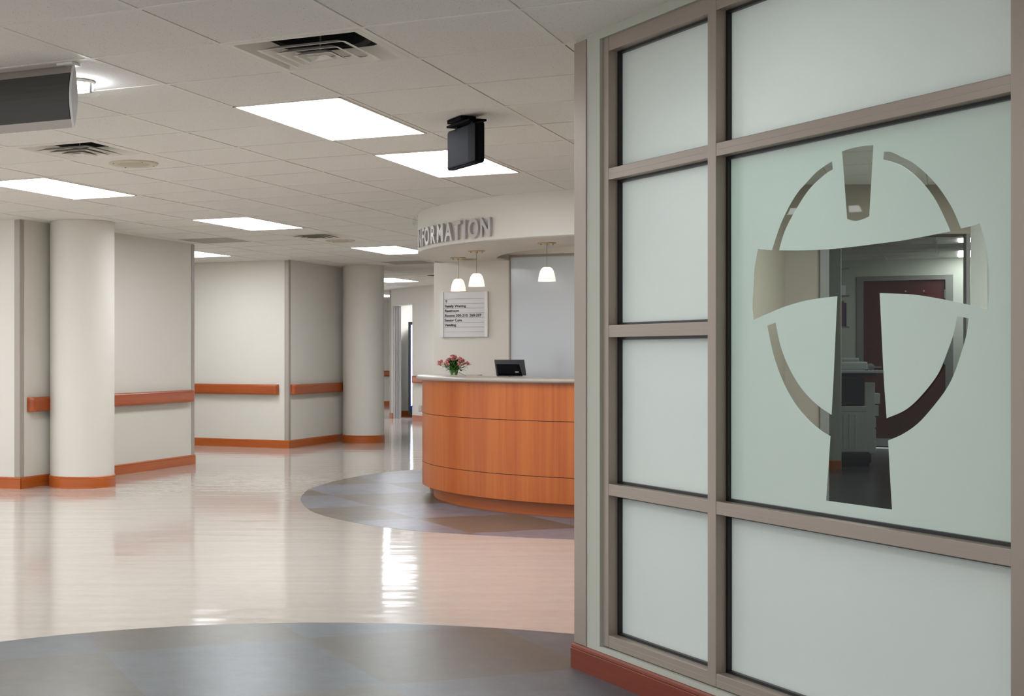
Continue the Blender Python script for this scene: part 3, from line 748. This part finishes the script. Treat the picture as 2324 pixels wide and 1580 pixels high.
# flowers
rnd = random.Random(3)
fb = at(1030, 11.35)
fv = thing('flower_vase', fb+UP*1.048, 'clear glass vase of coral pink lilies on the desk counter', 'flowers')
MB().lathe([(.0005, .002), (.03, .002), (.032, .005), (.034, .03), (.036, .05), (.034, .05), (.032, .03), (.028, .008), (.0005, .008)], fb+UP*1.050, 32).build('vase', M['vase'], fv, smooth=True)
def leafblade(m, p, d, L, w, droop=.3):
    d = Vector(d).normalized(); side = d.cross(UP)
    side = side.normalized() if side.length > .01 else Vector((1, 0, 0))
    pts = []
    for k in range(6):
        t = k/5; c = p+d*L*t-UP*(droop*L*t*t); ww = w*math.sin(PI*min(1, .12+.88*t))**.8 if t < 1 else .0005
        pts += [c-side*ww, c+side*ww+UP*.0005]
    up = side.cross(d)*.0012
    n = len(pts); m.add(pts+[q+up for q in pts], [(2*k, 2*k+1, 2*k+3, 2*k+2) for k in range(5)]+[(n+2*k, n+2*k+2, n+2*k+3, n+2*k+1) for k in range(5)])
top = fb+UP*1.06
st = MB(); lf = MB(); heads = []
for k in range(58):
    ang = rnd.uniform(0, 2*PI); sp_ = abs(rnd.gauss(0, .6)); sp_ = min(1, sp_)
    hx = .122*sp_*math.cos(ang); hy = .05*sp_*math.sin(ang)
    hz = .142+rnd.uniform(-.028, .012)-.04*sp_
    p = top+Vector((hx, hy, hz)); b_ = top+Vector((rnd.choice([-.018, .02])+rnd.uniform(-.008, .008), rnd.uniform(-.01, .01), .0)); mid = (p+b_)/2+Vector((-hx*.25, 0, .01))
    st.tube(b_, mid, .0022, 6); st.tube(mid, p, .0018, 6); heads.append(p)
    for q in range(4):
        t = rnd.uniform(.35, .95); c = b_.lerp(p, t); a2 = rnd.uniform(0, 2*PI)
        leafblade(lf, c, (math.cos(a2), math.sin(a2)*.7, rnd.uniform(.1, .9)), rnd.uniform(.04, .065), rnd.uniform(.0045, .008), .3)
for q in range(10):
    a2 = rnd.uniform(0, 2*PI); leafblade(lf, top+Vector((rnd.uniform(-.02, .03), 0, rnd.uniform(.0, .06))), (math.cos(a2), .5*math.sin(a2), rnd.uniform(-.1, .5)), .09, .006, .4)
heads += [top+Vector((.118, 0, .085)), top+Vector((.105, .01, .092)), top+Vector((-.12, 0, .1)), top+Vector((-.105, .0, .085))]
st.build('stem', M['leaf2'], fv)['kind'] = 'stuff'
lf.build('leaf', M['leaf'], fv)['kind'] = 'stuff'
for kk, p in enumerate(heads):
    bl = MB(); rr = rnd.uniform(.024, .033)
    base_d = Vector((p.x-top.x, p.y-top.y, .09)).normalized()
    for q in range(6):
        a2 = q*PI/3+rnd.uniform(-.2, .2); x = base_d.orthogonal().normalized(); y = base_d.cross(x)
        d = (base_d*.9+(x*math.cos(a2)+y*math.sin(a2))*rnd.uniform(.45, .8))
        leafblade(bl, p, d, rr, .0085, .25)
    bl.tube(p-base_d*.012, p+base_d*.008, .002, 6, .005)
    bl.build('blossom', M['petal'] if kk % 3 else M['petal2'], fv)

# monitor, seen from behind
mc = at(1157, 11.35); mo = thing('computer_monitor', mc+UP*1.048, 'black computer monitor seen from behind on the reception counter', 'monitor')
r_ = Vector((.985, -.17, 0)).normalized(); bk = Vector((-r_.y, r_.x, 0)); upv = Vector((-.13, .0, 1)).normalized(); upv = (upv+bk*.12).normalized(); nn = r_.cross(upv).normalized()
if nn.y > 0: nn = -nn
W_, H_ = .245, .132
org = mc-r_*W_/2+Vector((.012, 0, 0))+UP*1.056
def pan(o0, w, h, d, name, mat): return MB().obox(o0, r_*w, upv*h, nn*d).build(name, mat, mo, bevel=.003)
pan(org-nn*.018, W_, H_, .018, 'screen_bezel', M['black'])
fr = []
o0 = org+r_*.016+upv*.0+nn*0; a_ = [org+r_*.012+upv*.004, org+r_*(W_-.03)+upv*.004, org+r_*(W_-.045)+upv*(H_*.72), org+r_*.01+upv*(H_*.72)]
b_ = [org+r_*.022+upv*.008+nn*.028, org+r_*(W_-.055)+upv*.008+nn*.028, org+r_*(W_-.07)+upv*(H_*.55)+nn*.028, org+r_*.018+upv*(H_*.55)+nn*.028]
MB().add(a_+b_, [(0, 1, 2, 3), (7, 6, 5, 4), (0, 1, 5, 4), (1, 2, 6, 5), (2, 3, 7, 6), (3, 0, 4, 7)]).build('rear_housing', M['black_satin'], mo, bevel=.003)
MB().obox(mc-r_*.105+bk*-.04+UP*1.048, r_*.21, bk*.12, UP*.008).build('stand', M['black'], mo, bevel=.002)
text_mesh('IBM', 'logo', M['silver'], mo, org+r_*(W_-.088)+upv*.02+nn*.0295, r_, upv, .017, sx=1.1, ext=.0004, off=.0005)

# ------------------------------------------------------------------ the glazed office wall (right)
C0 = at(1313, 5.38)
def gw(s, n, z): return C0+GD*s+GN*n+UP*z
def s_of(px, n=0):   # distance along the wall face seen at a photo column
    k = (px-HX)/F; o_ = C0+GN*n
    return (k*o_.y-o_.x)/(GD.x-k*GD.y)
SE = s_of(2293.5)+.05
END = 3.9
dry = .012
wl = MB()
# drywall: strip at the corner, sill below the frame, head above it, pier beyond, and the return into the office
sL = s_of(1361, dry)
wl.obox(gw(0, dry, 0), GD*(sL), -GN*.13, UP*(CEIL+.02))
wl.obox(gw(sL, dry, 0), GD*(END-sL), -GN*.13, UP*.118)
wl.obox(gw(sL, dry, 2.432), GD*(END-sL), -GN*.13, UP*(CEIL+.02-2.432))
struct('wall_right', wl, M['wall_shade'])
ow = MB(); ow.obox(gw(.0, -.12, 0), GB*7.0, GA*.12, UP*(CEIL+.02))
struct('wall_office_left', ow, M['wall_tan'])
baseboard('baseboard_right', gw(-.012, dry, 0), gw(END, dry, 0), GN, 'base_dark', h=.098)
m = MB(); t = .005
m.obox(gw(-t, dry, .1), GD*(s_of(1332, dry)+t), GN*t, UP*(CEIL-.1-.012)); m.obox(gw(-t, dry, .1), GD*t, -GN*.06, UP*(CEIL-.1-.012))
tag(m.build('corner_guard', M['frame'], base=gw(0, dry, 0), bevel=.002), 'large taupe corner guard on the edge of the glazed wall, nearest the camera', 'corner guard', 'taupe corner guards on the wall corners')
MB().obox(gw(-.004, dry+.004, .1), GD*.05, GN*.004, UP*.006)

w1 = thing('window_1', gw(1, 0, .12), kind='structure')
s0, s1, s2, s3, s4 = s_of(1365), s_of(1380.5), s_of(1605.8), s_of(1624.3), s_of(2293.5)
s5 = s4+.05
FD = .04    # depth of the frame in front of the glass
def bar(name, a, b, za, zb_, n0=0, d=FD+.055, mat='frame', bev=.0015): return MB().obox(gw(a, n0, za), GD*(b-a), -GN*d, UP*(zb_-za)).build(name, M[mat], w1, bevel=bev)
ZB, ZT = .122, 2.432
bar('mullion', s0, s1, ZB, ZT); bar('mullion', s2, s3, ZB, ZT); bar('mullion', s4, s5, ZB, ZT)
rowsz = [('bottom_rail', ZB, .1675), ('transom', .6975, .741), ('transom', 1.2956, 1.341), ('transom', 1.891, 1.935), ('top_rail', 2.379, ZT)]
for nm, za, zb_ in rowsz:
    bar(nm, s1, s2, za, zb_, -.0012); bar(nm+'_joint', s1, s2, (za+zb_)/2-.0008, (za+zb_)/2+.0008, -.0004, .01, 'guard', 0)
    if not (nm == 'transom' and 1.2 < za < 1.4):
        bar(nm, s3, s4, za, zb_, -.0012); bar(nm+'_joint', s3, s4, (za+zb_)/2-.0008, (za+zb_)/2+.0008, -.0004, .01, 'guard', 0)
bar('caulk_joint', sL, s0, ZB, ZT, -.004, .03, 'cable', 0)
# panes with their black gaskets
def pane(a, b, za, zb_, film=False):
    g = .012
    gm = MB()
    for (x0, x1, y0, y1) in ((a, a+g, za, zb_), (b-g, b, za, zb_), (a, b, za, za+g*.8), (a, b, zb_-g*.8, zb_)):
        gm.obox(gw(x0, -FD, y0), GD*(x1-x0), -GN*.022, UP*(y1-y0))
    gm.build('gasket', M['gasket'], w1)
    n_ = -.055
    if not film:
        MB().obox(gw(a+.002, n_, za+.002), GD*(b-a-.004), -GN*.006, UP*(zb_-za-.004)).build('frosted_pane', M['frost'], w1)
    else:
        MB().obox(gw(a+.002, n_-.0015, za+.002), GD*(b-a-.004), -GN*.006, UP*(zb_-za-.004)).build('clear_pane', M['glass'], w1)
zs = [(.1675, .6975), (.741, 1.2956), (1.341, 1.891), (1.935, 2.379)]
for za, zb_ in zs: pane(s1, s2, za, zb_)
pane(s3, s4, .1675, .6975); pane(s3, s4, 1.935, 2.379); pane(s3, s4, .741, 1.891, True)
# the cross and ring emblem is left clear in the frosted film: outline measured on the glass plane
wedge = [(1911.2, 343.7), (1928, 338), (1946, 334), (1964, 331), (1982.4, 329.5), (1972.9, 490.9), (1963.4, 495.6), (1952, 499.6), (1942.5, 501.3), (1931, 500), (1922.6, 497)]
body = [(1720, 565.3), (1751.7, 568.3), (1765, 527.9), (1775.4, 500.4), (1794.4, 462.4), (1811.5, 435.8), (1826.7, 418.7), (1849.5, 394), (1868.5, 378.9), (1888.4, 366.1), (1890.3, 384.2), (1872.3, 396), (1845.7, 419.7), (1826.7, 443.4), (1807.7, 473.8), (1790.6, 504.2), (1780, 528), (1773.5, 547.8), (1768.4, 568.3),
        (1822.9, 568.3), (1879.9, 565.9), (1936.8, 560.2), (1990, 553.5), (2039.7, 547.2), (2092.9, 537.9), (2156.9, 525.2), (2151.3, 511.3), (2135.4, 476.8), (2119.4, 447.6), (2098.2, 419.7), (2074.3, 395.7), (2047.7, 377.1), (2026.4, 367.8), (2004.6, 362), (2006.5, 344.4), (2023.8, 345.8), (2047.7, 357.2), (2071.6, 369.2), (2100.8, 393.1), (2124.8, 418.3), (2146, 447.6), (2164.6, 479.4), (2181.1, 518.8),
        (2199.2, 514.8), (2212.5, 511.3), (2223.9, 506.8), (2231, 532.6), (2237.7, 559.2), (2242.2, 591), (2244.9, 625.6), (2244.9, 665.5), (2243, 702.7), (2220.4, 696.8), (2199.2, 692), (2172.6, 686.2), (2143.4, 680.1), (2106, 673.4), (2066.3, 668.1), (2026.4, 666.3), (1996.7, 665.5),
        (2001.1, 759.7), (2006.2, 862.2), (2012.4, 949.4), (2049, 934), (2076.3, 913.5), (2107.1, 879.3), (2131, 845.1), (2148.1, 804.1), (2163.5, 759.7), (2172.7, 716.9), (2198.4, 722.7), (2194.3, 756.2), (2184, 793.8), (2166.9, 845.1), (2148.1, 882.7), (2117.4, 923.8), (2083.2, 961.4), (2049, 985.3), (2015.8, 1000), (2019.9, 1077.6), (2024.7, 1156.9),
        (1875, 1136.4), (1880.8, 1050.3), (1884.9, 990.4), (1860.9, 975), (1833.6, 951.1), (1802.8, 913.5), (1775.5, 862.2), (1755, 804.1), (1741.3, 739.1), (1760.1, 732.3), (1772, 787), (1792.6, 838.3), (1819.9, 882.7), (1854.1, 918.6), (1887.3, 941.9), (1891.7, 862.2), (1896.2, 759.7), (1900.6, 672.5), (1860.9, 676.9), (1819.9, 684.4), (1775.5, 698.1), (1741.3, 712.5), (1709.8, 726.2), (1708.1, 691.3), (1710.5, 650.3), (1711.8, 616.2), (1714.7, 595.3)]
nf = -.0525
def onplane(px, y):
    s = s_of(px, nf); P = gw(s, nf, 0); return s, EYE-(y-HY)*P.y/F
def round_pts(p, n=4):     # smooth where the outline turns gently, keep real corners
    N_ = len(p); out = []
    V = [Vector(q) for q in p]
    def corner(i):
        a, b = V[i]-V[i-1], V[(i+1) % N_]-V[i]; return a.angle(b) > math.radians(26)
    for i in range(N_):
        p1, p2 = V[i], V[(i+1) % N_]
        p0 = V[i-1] if not corner(i) else p1-(p2-p1)
        p3 = V[(i+2) % N_] if not corner((i+1) % N_) else p2+(p2-p1)
        for q in range(n):
            t = q/n; out.append(.5*((2*p1)+(p2-p0)*t+(2*p0-5*p1+4*p2-p3)*t*t+(3*p1-p0-3*p2+p3)*t**3))
    return out
cu = bpy.data.curves.new('film', 'CURVE'); cu.dimensions = '2D'; cu.fill_mode = 'BOTH'; cu.extrude = .0003
def spl(pts):
    s = cu.splines.new('POLY'); s.points.add(len(pts)-1)
    for k, q in enumerate(pts): s.points[k].co = (q[0], q[1], 0, 1)
    s.use_cyclic_u = True
spl([(s3+.002, .743), (s4-.002, .743), (s4-.002, 1.889), (s3+.002, 1.889)])
spl([onplane(*q) for q in round_pts(body)]); spl([onplane(*q) for q in round_pts(wedge)])
mt = Matrix(((GD.x, 0, GN.x, gw(0, nf, 0).x), (GD.y, 0, GN.y, gw(0, nf, 0).y), (0, 1, 0, 0), (0, 0, 0, 1)))
curve_mesh(cu, 'frosted_film', M['frost_green'], w1, mt)['label'] = 'green frosted film with a clear cross and ring emblem'

# ------------------------------------------------------------------ office and corridor behind the glass
YO = 9.96
opL, opR = (1880-HX)/F*10.1, (2189-HX)/F*10.1
m = MB(); m.box(3.3, opL, 10.1, 10.25, 0, CEIL+.02); m.box(3.3, 5.03, YO, 10.1, 2.108, CEIL+.02); m.box(opL, opR, 10.1, 10.25, 2.108, CEIL+.02)
struct('wall_office_back', m, M['wall_tan'])
tr = MB(); a_ = (1862-HX)/F*10.08; tr.box(a_, opL, 10.085, 10.26, 0, 2.108); tr.box(4.988, 5.017, YO+.005, YO+.05, 0, 2.108)
struct('trim_3', tr, M['doorframe'])
m = MB(); p = Vector((5.017, YO, 0)); wall_seg(m, p, p+GD*.16, -GN, th=.12); wall_seg(m, p+GD*.16, p+GD*5.2, -GN, th=.11)
struct('wall_office_right', m, M['wall_white'])
g_ = p+GD*.16
m = MB(); m.obox(g_+GN*.004, GD*.06, -GN*.01, UP*CEIL); struct('trim_4', m, M['diffuser'])
of = MB(); of.prism([tuple(gw(.02, -.11, 0))[:2], tuple(gw(END, -.11, 0))[:2], (8.5, 8.0), (12, 8), (12, 21), (5.2, 21), (5.1, 14.5), (3.6, 10.9), (3.25, 10.0)], -.01, .0015)
of.build('vinyl_inlay', M['office_floor'], fl)['label'] = 'dark blue grey office floor behind the glass'
F0 = Vector((7.60, 18.0, 0))
m = MB(); wall_seg(m, F0-GA*1.4, F0+GA*.0, GB); wall_seg(m, F0+GA*1.07, F0+GA*3.5, GB); wall_seg(m, F0, F0+GA*1.07, GB, z0=2.22)
wall_seg(m, F0-GA*1.4, F0-GA*1.4-GB*3.4, -GA)      # left side of the copier alcove
pw = Vector(((1880-HX)/F*14.6, 14.6, 0)); pw2 = Vector(((1908-HX)/F*14.6, 14.6, 0))
m.obox(pw, (pw2-pw), GB*.12, UP*(CEIL+.02))
wall_seg(m, F0+GA*1.42, F0+GA*1.42-GB*6.5, GA)
wall_seg(m, Vector((opL-.03, 10.26, 0)), pw+Vector((-.02, 0, 0)), -GA, th=.1)
struct('wall_corridor', m, M['wall_grey'])
baseboard('baseboard_corridor', pw, pw2, Vector((0, -1, 0)), h=.10)
d2 = thing('door_2', F0+GA*.53, kind='structure')
MB().obox(F0+GA*.05+GB*.04+UP*.01, GA*.97, GB*.045, UP*2.18).build('door_leaf', M['door'], d2)
m = MB(); m.obox(F0-GA*.03-GB*.012, GA*.08, GB*.13, UP*2.25); m.obox(F0+GA*1.02-GB*.012, GA*.09, GB*.13, UP*2.25); m.obox(F0+GA*.05-GB*.012+UP*2.19, GA*.97, GB*.13, UP*.06)
m.build('door_frame', M['doorframe'], d2)
MB().obox(F0+GA*.06+GB*.034+UP*.03, GA*.95, GB*.006, UP*.10).build('kick_plate', M['steel'], d2)
hp = F0+GA*.135+GB*.04+UP*1.06
h_ = MB(); h_.tube(hp, hp-GB*.014, .052, 24); h_.tube(hp, hp-GB*.06, .015, 12); h_.tube(hp-GB*.055-GA*.01, hp-GB*.05+GA*.14, .014, 12); h_.build('lever_handle', M['steel'], d2, smooth=True)
for q in (.3, 1.1, 1.95): MB().obox(F0+GA*1.005+GB*.026+UP*q, GA*.022, GB*.012, UP*.11).build('hinge', M['steel'], d2)
for gx in (.555, .77):
    for gz in (2.05, 1.965): MB().lathe([(.0005, -.012), (.012, -.006), (.012, 0)], n=10).v and MB().tube(F0+GA*gx+GB*.04+UP*gz, F0+GA*gx+GB*.02+UP*gz, .011, 10).build('through_bolt', M['steel'], d2)
for k, yy in enumerate((14.55, 16.3, 12.4)):  # the last one is unseen, added to brighten the corridor
    pL = at(2176 if k < 2 else 2236, yy); mm_ = MB().obox(pL+UP*(CEIL-.004), GA*.55, GB*(.55 if k == 0 else 1.15), UP*.003)
    tag(mm_.build('ceiling_light', M['troffer_dim'], base=pL+UP*CEIL), ['nearer bright corridor light seen through the emblem at right', 'farther bright corridor light seen through the emblem at right', 'added unseen corridor light behind the opening edge, brightening the corridor'][k], 'ceiling light', 'corridor ceiling lights behind the glass')

# copier
cp = Vector((6.02, 15.0, 0)); o = thing('photocopier', cp+Vector((.28, .3, 0)), 'off white photocopier in the dark corridor behind the clear emblem', 'photocopier')
def pb(x0, x1, y0, y1, z0, z1, name, mat, bev=.006): return MB().box(cp.x+x0, cp.x+x1, cp.y+y0, cp.y+y1, z0, z1).build(name, M[mat], o, bevel=bev)
pb(-.12, .40, 0, .62, .16, .60, 'paper_cabinet', 'copier'); 
for k in range(6): pb(-.06+k*.065, -.015+k*.065, -.008, .01, .19, .57, 'vent_slat', 'copier', .002)
pb(-.12, .40, .0, .62, .60, .66, 'output_tray', 'copier'); pb(-.12, .385, .02, .6, .66, .99, 'print_engine', 'copier_dark', .02)
pb(.385, .50, .02, .66, .14, .92, 'side_unit', 'copier', .01); pb(-.12, .42, -.02, .6, -.0, .16, 'base_plinth', 'copier_dark')
pb(.40, .49, .1, .6, .03, .14, 'caster_housing', 'copier_dark'); pb(-.12, .5, .0, .62, .99, 1.03, 'scanner_body', 'copier_dark')
pb(-.12, .56, -.04, .6, 1.025, 1.055, 'control_panel', 'copier'); pb(-.12, .44, .06, .6, 1.055, 1.15, 'document_feeder', 'copier', .02); pb(-.12, .36, .1, .55, 1.15, 1.19, 'feeder_tray', 'copier', .012)
for k in range(4): pb(.505, .545+(.03 if k == 3 else 0), .1, .6, .16+k*.13, .275+k*.13, 'paper_drawer', 'copier', .008)
pb(.505, .60, .12, .58, .68, .80, 'bypass_tray', 'copier', .01)
for k in range(4): pb(.37+k*.045, .40+k*.045, -.035, -.01, 1.055, 1.062, 'key', 'black', .001)

# wall shelf with binders
sx0 = Vector((6.72, 16.6, 0)); o = thing('wall_shelf', sx0+UP*1.56, 'narrow grey wall shelf with two tiers in the corridor behind the glass', 'shelf')
for z in (1.55, 1.93, 2.26): MB().box(sx0.x, sx0.x+.17, sx0.y, sx0.y+.55, z, z+.018).build('shelf_board', M['doorframe'], o)
MB().box(sx0.x-.012, sx0.x, sx0.y, sx0.y+.55, 1.55, 2.278).build('side_panel', M['doorframe'], o)
MB().box(sx0.x, sx0.x+.17, sx0.y+.53, sx0.y+.548, 1.568, 2.26).build('back_panel', M['doorframe'], o)
names = ['thin white binder leftmost on the lower corridor shelf', 'blue binder second from left on the lower corridor shelf', 'white folder in the middle of the lower corridor shelf', 'dark red binder on the lower corridor shelf', 'navy binder at the right of the lower corridor shelf']
xx = 0.004
for k, (mn, w_) in enumerate([('white', .022), ('blue', .036), ('white', .026), ('red', .03), ('navy', .028)]):
    b = MB().box(sx0.x+xx, sx0.x+xx+w_, sx0.y+.05, sx0.y+.35, 1.5685, 1.568+.29+.02*(k % 2)); xx += w_+.003
    tag(b.build('ring_binder', M[mn], base=sx0+UP*1.568+Vector((xx, .2, 0)), bevel=.002), names[k], 'binder', 'binders on the lower corridor shelf')
for k, (mn, x0_, w_, h_) in enumerate([('navy', .01, .07, .16), ('white', .09, .06, .12)]):
    b = MB().box(sx0.x+x0_, sx0.x+x0_+w_, sx0.y+.06, sx0.y+.3, 1.9485, 1.948+h_)
    tag(b.build('desk_box', M[mn], base=sx0+UP*1.948+Vector((x0_, .2, 0)), bevel=.003), ['dark box on the upper corridor shelf', 'white box on the upper corridor shelf'][k], 'box')

# ------------------------------------------------------------------ camera, world, render look
cam = bpy.data.cameras.new('camera'); co = bpy.data.objects.new('camera', cam); COL.objects.link(co)
co.location = (0, 0, EYE); co.rotation_euler = (PI/2, 0, 0)
cam.sensor_width = 36; cam.lens = 36*F/2324; cam.shift_x = (1162-HX)/2324; cam.shift_y = (HY-790)/2324; cam.clip_start = .05; cam.clip_end = 100
SC.camera = co
w = bpy.data.worlds.new('world'); SC.world = w; w.use_nodes = True
w.node_tree.nodes['Background'].inputs[0].default_value = (.97, .98, 1.0, 1); w.node_tree.nodes['Background'].inputs[1].default_value = .6
SC.view_settings.view_transform = 'Standard'; SC.view_settings.look = 'None'; SC.view_settings.gamma = 1; SC.view_settings.use_curve_mapping = False
SC.view_settings.exposure = 1.2
for o in bpy.data.objects:
    if '_local' in o: del o['_local']
